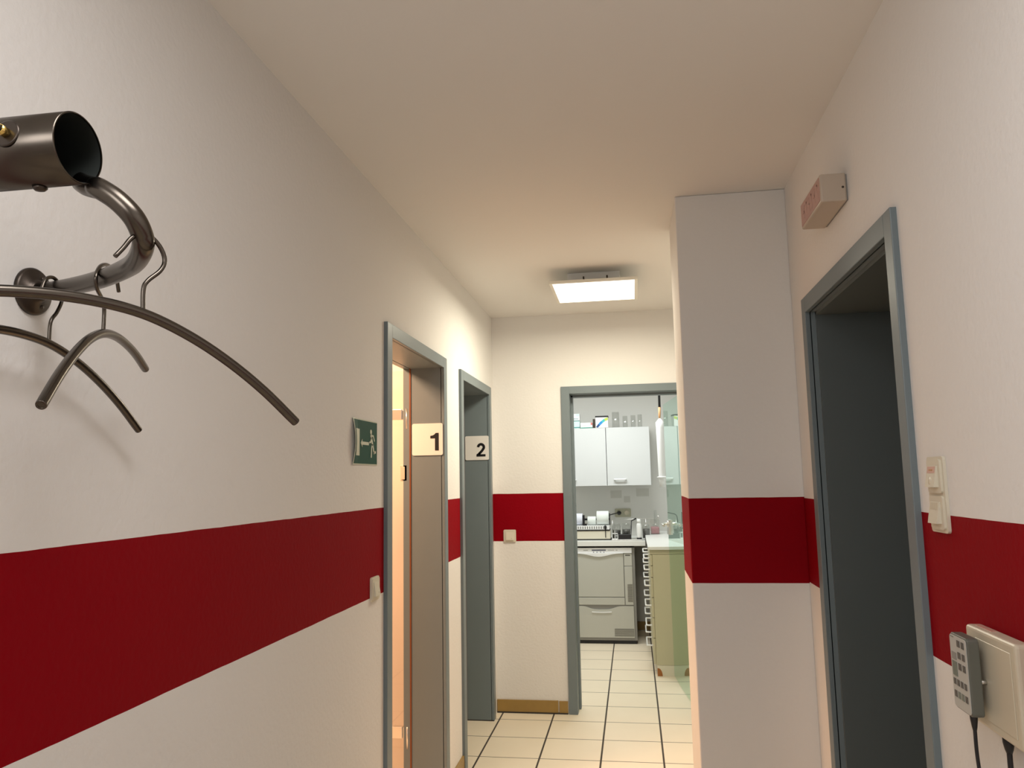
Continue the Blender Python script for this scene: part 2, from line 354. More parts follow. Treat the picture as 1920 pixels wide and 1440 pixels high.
# green glass leaf standing open into the preparation room
ha = Vector((0.332, 5.01, 0)); fa = Vector((0.241, 5.868, 0)); dv = (fa - ha).normalized(); nv = Vector((-dv.y, dv.x, 0))  # nv points to -X side
def on_leaf(s_, t_, z): p = ha + dv * s_ + nv * t_; return Vector((p.x, p.y, z))
L = (fa - ha).length
g = MB(); g.prism([on_leaf(0, 0, 0.012), on_leaf(L, 0, 0.012), on_leaf(L, 0, 1.972), on_leaf(0, 0, 1.972)], nv * -0.008); leaf = g.build('glass_leaf', GLASS, d3)
for z0 in (0.25, 1.70):
    h_ = MB(); h_.prism([on_leaf(-0.01, -0.014, z0), on_leaf(0.05, -0.014, z0), on_leaf(0.05, -0.014, z0 + 0.08), on_leaf(-0.01, -0.014, z0 + 0.08)], nv * 0.020); h_.build('hinge', CHROME, leaf)
h_ = MB(); sx = L - 0.075
h_.prism([on_leaf(sx - 0.06, 0.0005, 1.02), on_leaf(sx + 0.045, 0.0005, 1.02), on_leaf(sx + 0.045, 0.0005, 1.125), on_leaf(sx - 0.06, 0.0005, 1.125)], nv * 0.012)
h_.build('lock_case', CHROME, leaf)
h_ = MB(); p0 = on_leaf(sx, 0.012, 1.095)
h_.tube(smooth([on_leaf(sx, 0.012, 1.095), on_leaf(sx, 0.035, 1.095), on_leaf(sx - 0.006, 0.052, 1.094), on_leaf(sx - 0.03, 0.057, 1.092), on_leaf(sx - 0.11, 0.057, 1.090)], 5), 0.0095, 14)
h_.lathe(on_leaf(sx, 0.012, 1.095), nv, [(0.024, 0), (0.024, 0.005), (0.012, 0.008)], 20); h_.build('door_handle', CHROME, leaf)

d4 = thing('door_4', (XR, 2.23, 0), kind='structure')
m = MB(); y0, y1, zt = 1.818, 2.643, 1.971; xf = XR - 0.0145; cw = 0.050; XD = 1.20
m.box(xf, XR + 0.005, y0 - cw, y0, 0, zt + 0.053, 0.002); m.box(xf, XR + 0.005, y1, y1 + cw, 0, zt + 0.053, 0.002); m.box(xf, XR + 0.005, y0 - .001, y1 + .001, zt, zt + 0.053, 0.002)
# rebate, then the deep lining behind it
for a, b_ in ((y0 - 0.016, y0 - 0.0), (y1, y1 + 0.016)): m.box(XR, XR + 0.02, a, b_, 0, zt + 0.01)
m.box(XR, XR + 0.02, y0, y1, zt, zt + 0.016)
m.build('door_frame', FRAME, d4)
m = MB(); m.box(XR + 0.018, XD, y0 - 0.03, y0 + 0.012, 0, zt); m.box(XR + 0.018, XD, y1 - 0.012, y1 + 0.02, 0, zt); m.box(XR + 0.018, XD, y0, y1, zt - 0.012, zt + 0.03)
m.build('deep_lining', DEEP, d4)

# ------------------------------------------------------------------ ceiling lamp of the corridor
lp = thing('ceiling_light', (-0.163, 4.035, H), 'square flat white ceiling light glowing above the far corridor', 'ceiling light')
X0, X1, Y0, Y1, Z0 = -0.386, 0.060, 3.805, 4.265, 2.418
m = MB(); fw = 0.016
m.box(X0, X1, Y0, Y0 + fw, Z0, Z0 + 0.014, 0.001); m.box(X0, X1, Y1 - fw, Y1, Z0, Z0 + 0.014, 0.001); m.box(X0, X0 + fw, Y0 + fw, Y1 - fw, Z0, Z0 + 0.014, 0.001); m.box(X1 - fw, X1, Y0 + fw, Y1 - fw, Z0, Z0 + 0.014, 0.001)
m.box(X0 + 0.004, X1 - 0.004, Y0 + 0.004, Y1 - 0.004, Z0 + 0.010, Z0 + 0.014); m.build('frame', PANELF, lp)
m = MB(); m.box(X0 + fw, X1 - fw, Y0 + fw, Y1 - fw, Z0 + 0.002, Z0 + 0.009); m.build('diffuser', DIFF, lp)
m = MB(); m.box(-0.30, -0.03, 3.93, 4.14, Z0 + 0.014, H, 0.002); m.build('mounting_box', WPLAST, lp)
for x in (-0.212, -0.093):
    m = MB(); m.tube([(x, 3.85, Z0 + 0.012), (x, 3.85, Z0 + 0.040)], 0.004, 10); m.box(x - 0.002, x + 0.002, 3.85, 3.95, Z0 + 0.028, Z0 + 0.04); m.build('bracket', METALD, lp)

# ------------------------------------------------------------------ signs
def plate(name, pts, vec, mt, parent): m = MB(); m.prism(pts, vec); return m.build(name, mt, parent)
def number_sign(base, y, x0, x1, z0, z1, label):
    t = thing('number_sign', base, label, 'sign')
    pl = rrect((x0 + x1) / 2, (z0 + z1) / 2, x1 - x0, z1 - z0, 0.009)
    plate('plate', [(a, y, b_) for a, b_ in pl], (0, 0.003, 0), SIGNW, t)
    return t
s1 = number_sign((-0.958, 3.561, 1.557), 3.5575, -1.0335, -0.8835, 1.5575, 1.7085, 'white square plate with black numeral 1 in the nearer left doorway')
one = [(-0.9195, 1.6625), (-0.9045, 1.6625), (-0.9045, 1.5795), (-0.9220, 1.5795), (-0.9220, 1.6395), (-0.9440, 1.6395), (-0.9440, 1.6500), (-0.9330, 1.6515), (-0.9240, 1.6560)]
one = [(-0.918, 1.6625), (-0.9035, 1.6625), (-0.9035, 1.5795), (-0.9215, 1.5795), (-0.9215, 1.6370), (-0.9440, 1.6370), (-0.9440, 1.6490), (-0.9315, 1.6510), (-0.9225, 1.6565)]
plate('numeral', [(a, 3.5562, b_) for a, b_ in one], (0, 0.0012, 0), INK, s1)
s2 = number_sign((-0.96, 4.753, 1.561), 4.7495, -1.035, -0.885, 1.561, 1.7115, 'white square plate with black numeral 2 in the further left doorway')
def ribbon(pts, hw):
    L_, R_ = [], []
    for i, p in enumerate(pts):
        a = Vector(pts[max(i - 1, 0)]); b_ = Vector(pts[min(i + 1, len(pts) - 1)]); d = (b_ - a).normalized(); n_ = Vector((-d.y, d.x)); p = Vector(p)
        L_.append(tuple(p + n_ * hw)); R_.append(tuple(p - n_ * hw))
    return L_ + R_[::-1]
m = MB(); cx, cz = -0.934, 1.6405
arc = [(cx + 0.0185 * math.cos(math.radians(a)), cz + 0.0185 * math.sin(math.radians(a))) for a in range(178, -42, -20)]
arc += [(-0.9290, 1.6165), (-0.9400, 1.6060), (-0.9490, 1.5960)]
rb = ribbon(arc, 0.0079)
k = len(rb)
for i in range(len(arc) - 1):
    q = [rb[i], rb[i + 1], rb[k - 2 - i], rb[k - 1 - i]]
    m.prism([(a, 4.7482, b_) for a, b_ in q], (0, 0.0012, 0))
m.prism([(a, 4.7482, b_) for a, b_ in [(-0.9630, 1.5825), (-0.9060, 1.5825), (-0.9060, 1.5965), (-0.9630, 1.5965)]], (0, 0.0012, 0))
m.prism([(a, 4.7482, b_) for a, b_ in [(-0.9630, 1.5965), (-0.9400, 1.5965), (-0.9400, 1.6120), (-0.9545, 1.6020)]], (0, 0.0012, 0))
m.build('numeral', INK, s2)

# emergency exit sign: thin sheet bowing off the wall at its near edge
ex = thing('exit_sign', (XL, 2.49, 1.49), 'green emergency exit sign with running figure and arrow on left wall', 'sign')
EY0, EY1, EZ0, EZ1 = 2.374, 2.617, 1.494, 1.646
def ebow(y, z):
    t = (z - EZ0) / (EZ1 - EZ0); e = max(0, 1 - (y - EY0) / 0.05)
    return XL + 0.002 + 0.010 * e * math.sin(math.pi * min(max(t, 0), 1)) + 0.002 * e
def sheet(name, y0, y1, z0, z1, dx, mt, th=0.0012, ny=12, nz=10):
    bm = bmesh.new(); fr = []; bk = []
    for i in range(ny + 1):
        for j in range(nz + 1):
            y = y0 + (y1 - y0) * i / ny; z = z0 + (z1 - z0) * j / nz; x = ebow(y, z) + dx
            fr.append(bm.verts.new((x, y, z))); bk.append(bm.verts.new((x - th, y, z)))
    I = lambda i, j: i * (nz + 1) + j
    for i in range(ny):
        for j in range(nz):
            bm.faces.new((fr[I(i, j)], fr[I(i + 1, j)], fr[I(i + 1, j + 1)], fr[I(i, j + 1)])); bm.faces.new((bk[I(i, j)], bk[I(i, j + 1)], bk[I(i + 1, j + 1)], bk[I(i + 1, j)]))
    for i in range(ny):
        for j in (0, nz): bm.faces.new((fr[I(i, j)], fr[I(i + 1, j)], bk[I(i + 1, j)], bk[I(i, j)]))
    for j in range(nz):
        for i in (0, ny): bm.faces.new((fr[I(i, j)], fr[I(i, j + 1)], bk[I(i, j + 1)], bk[I(i, j)]))
    bmesh.ops.recalc_face_normals(bm, faces=bm.faces[:])
    m = MB(); m.bm.free(); m.bm = bm; return m.build(name, mt, ex)
sheet('border', EY0, EY1, EZ0, EZ1, 0, EXITW)
sheet('green_field', EY0 + 0.007, EY1 - 0.003, EZ0 + 0.004, EZ1 - 0.004, 0.0009, EXITG)
sheet('door_symbol', 2.390, 2.436, 1.524, 1.612, 0.0018, EXITW, 0.0008)
XE = XL + 0.0042
def flat(m, pts): m.prism([(XE - 0.001, a, b_) for a, b_ in pts], (0.001, 0, 0))
m = MB(); flat(m, [(2.447, 1.5665), (2.462, 1.580), (2.462, 1.5715), (2.525, 1.5715), (2.525, 1.561), (2.462, 1.561), (2.462, 1.5525)]); m.build('arrow', EXITW, ex)
m = MB()
flat(m, [(2.548 + 0.0085 * math.cos(a), 1.6075 + 0.0085 * math.sin(a)) for a in [i * math.pi / 7 for i in range(14)]])
def limb(pts, hw):
    rb = ribbon(pts, hw); k = len(rb)
    for i in range(len(pts) - 1): flat(m, [rb[i], rb[i + 1], rb[k - 2 - i], rb[k - 1 - i]])
limb([(2.548, 1.598), (2.556, 1.580), (2.565, 1.562)], 0.0062)
limb([(2.553, 1.595), (2.572, 1.595), (2.585, 1.577)], 0.0032)
limb([(2.552, 1.590), (2.545, 1.573), (2.532, 1.571)], 0.0032)
limb([(2.562, 1.566), (2.555, 1.553), (2.551, 1.520)], 0.0042)
limb([(2.566, 1.566), (2.574, 1.550), (2.579, 1.534)], 0.0045); limb([(2.575, 1.536), (2.597, 1.540)], 0.0042)
m.build('running_figure', EXITW, ex)

# ------------------------------------------------------------------ switches
def rocker_switch(name, base, fn, label, lamp=False):
    """fn maps (u across, v up, w out) to world"""
    t = thing(name, base, label, 'light switch')
    def pr(m, pts, w0, w1): m.prism([fn(a, b_, w0) for a, b_ in pts], Vector(fn(0, 0, w1)) - Vector(fn(0, 0, w0)))
    m = MB(); pr(m, rrect(0, 0, 0.080, 0.080, 0.008), 0.0002, 0.006); pr(m, rrect(0, 0, 0.072, 0.072, 0.006), 0.006, 0.009); m.build('frame_plate', IVORY, t)
    m = MB(); m.prism([fn(-0.024, 0.024, 0.008), fn(-0.024, 0.024, 0.010), fn(-0.024, -0.024, 0.017), fn(-0.024, -0.024, 0.008)], Vector(fn(0.024, 0, 0)) - Vector(fn(-0.024, 0, 0)))
    m.build('rocker', IVORY, t)
    m = MB(); pr(m, rrect(0.012, -0.014, 0.006, 0.006, 0.0025), 0.014, 0.0165); m.build('indicator', IVORY2, t)
    return t
rocker_switch('light_switch', (-0.791, YF, 1.038), lambda a, b_, c: (-0.791 + a, YF - c, 1.0785 + b_), 'small cream rocker switch on the far wall at the lower edge of the red band')
rocker_switch('light_switch', (XL, 2.593, 1.035), lambda a, b_, c: (XL + c, 2.593 + a, 1.0755 + b_), 'cream rocker switch on left wall beside the nearer doorway with plate 1')
ds = thing('double_light_switch', (XR, 1.657, 1.317), 'cream double rocker switch in one tall frame right of dark doorway', 'light switch')
m = MB(); P = lambda pts, a, b_, mm: mm.prism([(XR - a, 1.657 - q, 1.3915 + z) for q, z in pts], (-(b_ - a), 0, 0))
P(rrect(0, 0, 0.083, 0.149, 0.007), 0.0002, 0.006, m)
for zc in (0.0355, -0.0355): P(rrect(0.002, zc, 0.066, 0.066, 0.007), 0.006, 0.0105, m)
m.build('frame_plate', IVORY, ds)
for zc, up in ((0.0355, True), (-0.0355, False)):
    m = MB(); yA, yB = 1.657 - 0.024, 1.657 + 0.022
    m.prism([(XR - 0.0095, yA, 1.3915 + zc + 0.021), (XR - 0.0125, yA, 1.3915 + zc + 0.021), (XR - 0.020, yA, 1.3915 + zc - 0.021), (XR - 0.0095, yA, 1.3915 + zc - 0.021)], (0, yB - yA, 0)); rk = m.build('rocker', IVORY, ds)
    m = MB(); m.prism([(XR - 0.0126, yA + 0.004, 1.3915 + zc + 0.0195), (XR - 0.0136, yA + 0.004, 1.3915 + zc + 0.0195), (XR - 0.0156, yA + 0.004, 1.3915 + zc + 0.0065), (XR - 0.0146, yA + 0.004, 1.3915 + zc + 0.0065)], (0, yB - yA - 0.008, 0)); m.build('label_window', PINKW if up else IVORY2, rk)
    if up:
        m = MB(); m.prism([(XR - 0.0138, yA + 0.014, 1.3915 + zc + 0.014), (XR - 0.0150, yA + 0.014, 1.3915 + zc + 0.014), (XR - 0.0154, yA + 0.014, 1.3915 + zc + 0.011), (XR - 0.0142, yA + 0.014, 1.3915 + zc + 0.011)], (0, 0.018, 0)); m.build('label_mark', BROWNW, rk)
        m = MB(); m.lathe((XR - 0.0172, 1.656, 1.3915 + zc - 0.009), (-1, 0, 0.15), [(0.0085, 0), (0.0075, 0.0012), (0.0, 0.002)], 20); m.build('bell_dot', IVORY, rk)

# ------------------------------------------------------------------ wall control box and handset on right wall
cb = thing('wall_control_box', (XR, 1.427, 1.008), 'flat cream plastic box mounted at lower edge of red band on right wall', 'control box')
m = MB(); m.box(0.5725, XR, 1.335, 1.518, 1.006, 1.168, 0.006, 3); m.build('housing', IVORY2, cb)
m = MB(); m.box(0.5712, 0.5727, 1.352, 1.478, 1.022, 1.152, 0.0006, 1); m.build('front_panel', IVORY2, cb)
m = MB(); m.box(0.583, 0.592, 1.44, 1.50, 1.1675, 1.1690); m.build('top_slot', PINKW, cb)
m = MB(); m.tube([(0.572, 1.446, 1.085), (0.560, 1.446, 1.085)], 0.0035, 12); m.build('handset_peg', CHROME, cb)
m = MB(); m.lathe((0.586, 1.420, 1.009), (0, 0, -1), [(0.0085, 0), (0.0085, 0.012), (0.0065, 0.022), (0.0045, 0.028)], 18)
m.tube(smooth([(0.586, 1.420, 0.99), (0.586, 1.420, 0.94), (0.588, 1.418, 0.84), (0.590, 1.41, 0.70), (0.592, 1.40, 0.55)]), 0.0042, 12); m.build('cable', BLACK, cb)
hs = thing('handset', (0.549, 1.467, 1.02), 'grey wired keypad handset hanging on the cream wall box', 'remote control')
m = MB(); hx0, hx1, hy0, hy1, hz0, hz1 = 0.5385, 0.5600, 1.4325, 1.5025, 1.030, 1.157
def rsolid(m, x0, x1, y0, y1, z0, z1, r): m.prism([(x0, a, b_) for a, b_ in rrect((y0 + y1) / 2, (z0 + z1) / 2, y1 - y0, z1 - z0, r)], (x1 - x0, 0, 0))
rsolid(m, hx0 + 0.002, hx1, hy0, hy1, hz0, hz1, 0.007); hb = m.build('housing', GREYP, hs)
bv = hb.modifiers.new('bevel', 'BEVEL'); bv.width = 0.0025; bv.segments = 3; bv.limit_method = 'ANGLE'
m = MB(); rsolid(m, hx0 + 0.0008, hx0 + 0.003, hy0 + 0.0025, hy1 - 0.0015, hz0 + 0.003, hz1 - 0.003, 0.006); kp = m.build('keypad_film', GREYL, hs)
def key(u0, u1, v0, v1, mt=KEY, nm='key'):
    ya = hy1 - 0.003 - u0 * 0.063; yb = hy1 - 0.003 - u1 * 0.063; za = hz1 - v0 * (hz1 - hz0); zb = hz1 - v1 * (hz1 - hz0)
    m = MB(); m.box(hx0, hx0 + 0.0015, min(ya, yb), max(ya, yb), min(za, zb), max(za, zb)); m.build(nm, mt, kp)
for v in (0.07, 0.225, 0.37):
    key(0.46, 0.64, v, v + 0.085); key(0.735, 0.90, v, v + 0.085)
key(0.06, 0.36, 0.25, 0.345, BODYD, 'display_window'); key(0.06, 0.36, 0.37, 0.56, KEYG, 'display_window')
for u in (0.06, 0.29, 0.52, 0.75):
    key(u, u + 0.145, 0.60, 0.68); key(u, u + 0.15, 0.76, 0.845, KEYG if u in (0.29, 0.52) else KEY)
key(0.04, 0.26, 0.045, 0.052, GREYP, 'print_line')
m = MB(); m.lathe((0.549, 1.452, 1.031), (0, 0, -1), [(0.0062, 0), (0.0058, 0.008), (0.0042, 0.020), (0.0030, 0.026)], 16)
m.tube(smooth([(0.549, 1.452, 1.01), (0.549, 1.452, 0.97), (0.550, 1.447, 0.93), (0.556, 1.436, 0.85), (0.566, 1.425, 0.72), (0.578, 1.42, 0.58)]), 0.0030, 12); m.build('cable', BLACK, hs)

# ------------------------------------------------------------------ wall lamp box over the dark door
lb = thing('wall_lamp', (XR, 2.23, 2.16), 'small beige box lamp with faded red front above the dark doorway', 'wall lamp')
m = MB(); m.box(0.530, XR - 0.0035, 2.113, 2.355, 2.165, 2.2435, 0.005, 3); m.build('cover', LAMPC, lb)
m = MB(); m.box(XR - 0.0035, XR, 2.118, 2.350, 2.168, 2.240); m.build('back_plate', BODYD, lb)
m = MB(); m.box(0.5288, 0.531, 2.121, 2.347, 2.172, 2.237, 0.0008, 1); fp = m.build('lettered_front', LAMPR, lb)
m = MB(); y = 2.325
for k, wd in enumerate((0.02, 0.018, 0.02, 0.016, 0.02, 0.018)):   # worn, unreadable letters
    m.box(0.5282, 0.5290, y - wd, y - wd + 0.005, 2.185, 2.225)
    m.box(0.5282, 0.5290, y - wd, y, 2.220 if k % 2 else 2.203, 2.225 if k % 2 else 2.208); y -= 0.033
m.build('lettering', LAMPR2, fp)
m = MB(); m.lathe((0.588, 2.1135, 2.203), (0, -1, 0), [(0.0035, 0), (0.003, 0.0015), (0, 0.002)], 12); m.build('screw', METALD, lb)

# ------------------------------------------------------------------ coat rack
cr = thing('coat_rack', (XL, 1.0, 1.70), 'bent gunmetal tube coat rack on left wall with thick open pipe end', 'coat rack')
m = MB(); m.lathe((XL, 1.017, 1.7327), (1, 0, 0), [(0.036, 0.0003), (0.036, 0.004), (0.033, 0.007), (0.018, 0.009), (0.0165, 0.014), (0.013, 0.016)], 40); fl = m.build('wall_flange', METALD, cr)
for a in (60, 180, 300):
    s_ = MB(); s_.lathe((XL + 0.0065, 1.017 + 0.025 * math.cos(math.radians(a)), 1.7327 + 0.025 * math.sin(math.radians(a))), (1, 0, 0), [(0.0038, 0), (0.0035, 0.002), (0, 0.0028)], 14); s_.build('screw', METALD, fl)
rod = smooth([(-0.885, 1.017, 1.7327), (-0.84, 1.003, 1.7300), (-0.775, 0.972, 1.7255), (-0.708, 0.931, 1.7200), (-0.6396, 0.8859, 1.7181), (-0.5974, 0.8468, 1.7156), (-0.5649, 0.8106, 1.7196), (-0.5594, 0.7999, 1.7302), (-0.5623, 0.7871, 1.7474), (-0.5786, 0.7792, 1.7663), (-0.5983, 0.7754, 1.7799), (-0.6075, 0.7800, 1.7835), (-0.6220, 0.7855, 1.7895), (-0.6330, 0.7905, 1.7965)], 8)
m = MB(); m.tube(rod, 0.0125, 24, caps=True); m.build('bent_arm', METAL, cr)
TC = (-0.6044, 0.7464, 1.8170)
def pipe(m, x0, x1, ro, ri, c):
    prof = [(ri, x0), (ro - 0.0006, x0), (ro, x0 + 0.0006), (ro, x1 - 0.0006), (ro - 0.0006, x1), (ri, x1), (ri, x1 - 0.002), (ri, x0)]
    t = bmesh.new(); rings = []
    for r, x in prof[:-1]: rings.append([t.verts.new((x, c[1] + r * math.cos(a), c[2] + r * math.sin(a))) for a in [2 * math.pi * k / 64 for k in range(64)]])
    rings.append(rings[0])
    for i in range(len(rings) - 1):
        for k in range(64):
            f = t.faces.new((rings[i][k], rings[i][(k + 1) % 64], rings[i + 1][(k + 1) % 64], rings[i + 1][k])); f.smooth = i in (2, 6); f.material_index = 1 if i == 6 else 0
    bmesh.ops.recalc_face_normals(t, faces=t.faces[:])
    me = bpy.data.meshes.new('t'); t.to_mesh(me); t.free(); m.bm.from_mesh(me); bpy.data.meshes.remove(me)
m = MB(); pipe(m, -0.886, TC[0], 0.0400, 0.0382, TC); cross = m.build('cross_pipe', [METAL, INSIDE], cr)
# through bolt with washer, and the screw under the pipe
ax = Vector((0.0, -0.94, 0.10)).normalized(); bc = Vector((-0.661, TC[1], TC[2])) + ax * 0.0395
s_ = MB(); s_.lathe(bc, ax, [(0.0155, -0.001), (0.0155, 0.0012), (0.014, 0.002)], 32); s_.build('washer', METALD, cross)
s_ = MB(); s_.lathe(bc + ax * 0.002, ax, [(0.0062, 0), (0.0062, 0.010), (0.0050, 0.010), (0.0050, 0.003)], 6); s_.build('brass_nut', BRASS, cross)
s_ = MB(); s_.lathe(bc + ax * 0.002, ax, [(0.0044, 0), (0.0044, 0.016), (0.0036, 0.0175)], 16); s_.build('bolt', BLACK, cross)
ax = Vector((0, 0.12, -1)).normalized(); s_ = MB(); s_.lathe(Vector((-0.655, TC[1], TC[2])) + ax * 0.0392, ax, [(0.0080, 0), (0.0078, 0.003), (0.005, 0.0055), (0, 0.0062)], 20); s_.build('screw', METALD, cross)

HOOKS = [[[-0.5559, 0.803, 1.6322], [-0.5563, 0.8023, 1.6638], [-0.5542, 0.8063, 1.6757], [-0.5474, 0.8194, 1.6909], [-0.545, 0.8241, 1.7043], [-0.5474, 0.8194, 1.7184], [-0.5527, 0.8091, 1.7290], [-0.5583, 0.7983, 1.7310], [-0.5636, 0.7879, 1.7230], [-0.5679, 0.7797, 1.7089], [-0.572, 0.7717, 1.6966]],
 [[-0.7155, 0.9481, 1.6440], [-0.7153, 0.9476, 1.6811], [-0.7101, 0.9348, 1.6932], [-0.701, 0.912, 1.7022], [-0.6987, 0.9063, 1.7167], [-0.7049, 0.9217, 1.7342], [-0.7161, 0.9497, 1.7450], [-0.7285, 0.9805, 1.7465], [-0.7356, 0.9982, 1.738], [-0.7405, 1.0106, 1.7226]],
 [[-0.8403, 0.998, 1.6438], [-0.8403, 0.9988, 1.6789], [-0.8405, 1.0102, 1.6963], [-0.8407, 1.0187, 1.7135], [-0.8407, 1.0202, 1.7284], [-0.8405, 1.0107, 1.7413], [-0.8403, 0.9983, 1.7470], [-0.8401, 0.985, 1.741], [-0.8399, 0.9777, 1.724], [-0.8399, 0.9755, 1.7098]]]
BARS = [[[-0.6692, 0.5832, 1.6129], [-0.6399, 0.6399, 1.629], [-0.6113, 0.6955, 1.6388], [-0.5832, 0.7499, 1.6416], [-0.556, 0.8028, 1.6361], [-0.5298, 0.8537, 1.6186], [-0.5043, 0.903, 1.5927], [-0.4795, 0.9512, 1.5599], [-0.4553, 0.9982, 1.5208]],
 [[-0.6355, 0.7486, 1.5272], [-0.6548, 0.7966, 1.5679], [-0.6745, 0.8459, 1.6024], [-0.6949, 0.8967, 1.63], [-0.7159, 0.9493, 1.6475], [-0.738, 1.0044, 1.6545], [-0.7608, 1.0612, 1.6536], [-0.7842, 1.1196, 1.6467], [-0.8081, 1.1792, 1.6336]],
 [[-0.8357, 0.7526, 1.6214], [-0.8369, 0.8162, 1.6381], [-0.8381, 0.8787, 1.6485], [-0.8392, 0.9398, 1.652], [-0.8403, 0.9994, 1.647], [-0.8414, 1.0568, 1.6301], [-0.8424, 1.1125, 1.6048], [-0.8434, 1.167, 1.5725], [-0.8444, 1.2203, 1.5339]]]
HLAB = ['large gunmetal coat hanger hooked nearest the bend of the rack', 'gunmetal coat hanger seen end-on, hanging between the other two', 'gunmetal coat hanger hanging closest to the left wall by the flange']
for k in range(3):
    t = thing('coat_hanger', HOOKS[k][7], HLAB[k], 'coat hanger', 'gunmetal hangers on the coat rack')
    P_ = smooth(BARS[k], 6); n_ = len(P_); r = 0.0063
    # open tube ends with rounded lips
    m = MB(); m.tube(P_, [r * (0.97 if i in (0, n_ - 1) else 1) for i in range(n_)], 20, caps=False); m.build('shoulder_bar', METAL, t)
    for a, b_ in ((P_[0], P_[1]), (P_[-1], P_[-2])):
        m = MB(); d = (b_ - a).normalized(); m.tube([a, a + d * 0.0005, a + d * 0.012], [r * 0.62, r * 0.60, r * 0.60], 20, caps=False); m.lathe(a, d, [(r * 0.97, 0.0), (r * 0.90, -0.0012), (r * 0.66, -0.0012), (r * 0.60, 0.0005)], 20)
        m.lathe(a, d, [(r * 0.62, 0.0012), (0, 0.0013)], 20, mi=1)
        m.build('end_rim', [METAL, INSIDE], t)
    m = MB(); m.tube(smooth(HOOKS[k], 6), 0.0027, 12); m.build('hook', METAL, t)

# ------------------------------------------------------------------ preparation room
# worktops
m = MB(); m.box(-1.58, 0.085, 6.947, 7.585, 0.838, 0.882, 0.002); tag(m.build('worktop', TOP, base=(-0.7, 7.26, 0.838)), 'pale worktop along the back wall over the washer', 'worktop')
m = MB(); m.box(0.088, 0.748, 5.872, 7.585, 0.902, 0.925, 0.002); tag(m.build('worktop', TOP, base=(0.42, 6.7, 0.902)), 'pale worktop on top of the cream drawer cabinets beside glass door', 'worktop')
# washer disinfector
wm = thing('washer_disinfector', (-0.28, 7.2, 0), 'light grey front-loading washer disinfector under the back worktop', 'washer')
m = MB(); m.box(-0.545, -0.012, 6.975, 7.56, 0.03, 0.822, 0.003); m.build('body', BODYD, wm)
m = MB(); m.box(-0.54, -0.02, 6.99, 7.55, 0.0, 0.03); m.build('plinth', BLACK, wm)
def wave(m, xs, f0, f1, y0, y1): m.prism([(x, y0, f0(x)) for x in xs] + [(x, y0, f1(x)) for x in xs[::-1]], (0, y1 - y0, 0))
xs = [-0.54 + i * 0.43 / 24 for i in range(25)]
lip = lambda x: 0.776 - 0.030 * math.exp(-((x + 0.325) / 0.11) ** 2)
m = MB(); m.box(-0.54, -0.037, 6.962, 6.976, 0.776, 0.822, 0.001, 1); wave(m, xs, lip, lambda x: 0.777, 6.955, 6.975); cp = m.build('control_panel', APPW, wm)
s_ = MB(); s_.box(-0.385, -0.262, 6.9610, 6.9622, 0.797, 0.808); s_.build('display', BLUEG, cp)
for x in (-0.370, -0.340, -0.309, -0.279):
    s_ = MB(); s_.lathe((x, 6.962, 0.786), (0, -1, 0), [(0.0045, 0), (0.004, 0.0015), (0, 0.002)], 12); s_.build('button', BLUEG, cp)
for a_, b2 in ((-0.46, -0.42), (-0.245, -0.19), (-0.175, -0.160)):
    s_ = MB(); s_.box(a_, b2, 6.9612, 6.9622, 0.800, 0.8035); s_.build('faint_print', BODYD, cp)
m = MB(); m.box(-0.54, -0.112, 6.966, 6.976, 0.400, 0.775, 0.002, 1); m.build('loading_door', APP, wm)
m = MB(); m.box(-0.54, -0.112, 6.967, 6.976, 0.332, 0.394, 0.002, 1); m.build('middle_panel', APP, wm)
m = MB(); m.box(-0.106, -0.037, 6.967, 6.976, 0.664, 0.772, 0.002, 1); sp = m.build('side_column', APP, wm)
s_ = MB(); s_.box(-0.095, -0.052, 6.966, 6.968, 0.752, 0.762); s_.build('slot', APPD, sp)
m = MB(); m.box(-0.106, -0.037, 6.967, 6.976, 0.332, 0.660, 0.002, 1); sp = m.build('side_column', APP, wm)
s_ = MB()
for i in range(18): s_.box(-0.084, -0.041, 6.9655, 6.968, 0.360 + i * 0.0085, 0.3635 + i * 0.0085)
s_.build('vent_grille', APPD, sp)
m = MB(); dip = lambda x: 0.322 - 0.030 * math.exp(-((x + 0.315) / 0.12) ** 4); xs2 = [-0.54 + i * 0.503 / 40 for i in range(41)]
wave(m, xs2, lambda x: 0.055, dip, 6.966, 6.976); lwp = m.build('service_flap', APP, wm)
s_ = MB(); s_.box(-0.40, -0.228, 6.9665, 6.9745, 0.2755, 0.2865); s_.build('grip_recess', APPD, lwp)
s_ = MB(); wave(s_, [-0.40 + i * 0.172 / 12 for i in range(13)], lambda x: 0.268 - 0.004 * math.cos((x + 0.314) * 18), lambda x: 0.276 - 0.004 * math.cos((x + 0.314) * 18), 6.960, 6.967); s_.build('grip_lip', APPW, lwp)
s_ = MB()
for i in range(8): s_.box(-0.208, -0.040, 6.9648, 6.9665, 0.068 + i * 0.0085, 0.0715 + i * 0.0085)
s_.build('vent_grille', APPD, lwp)

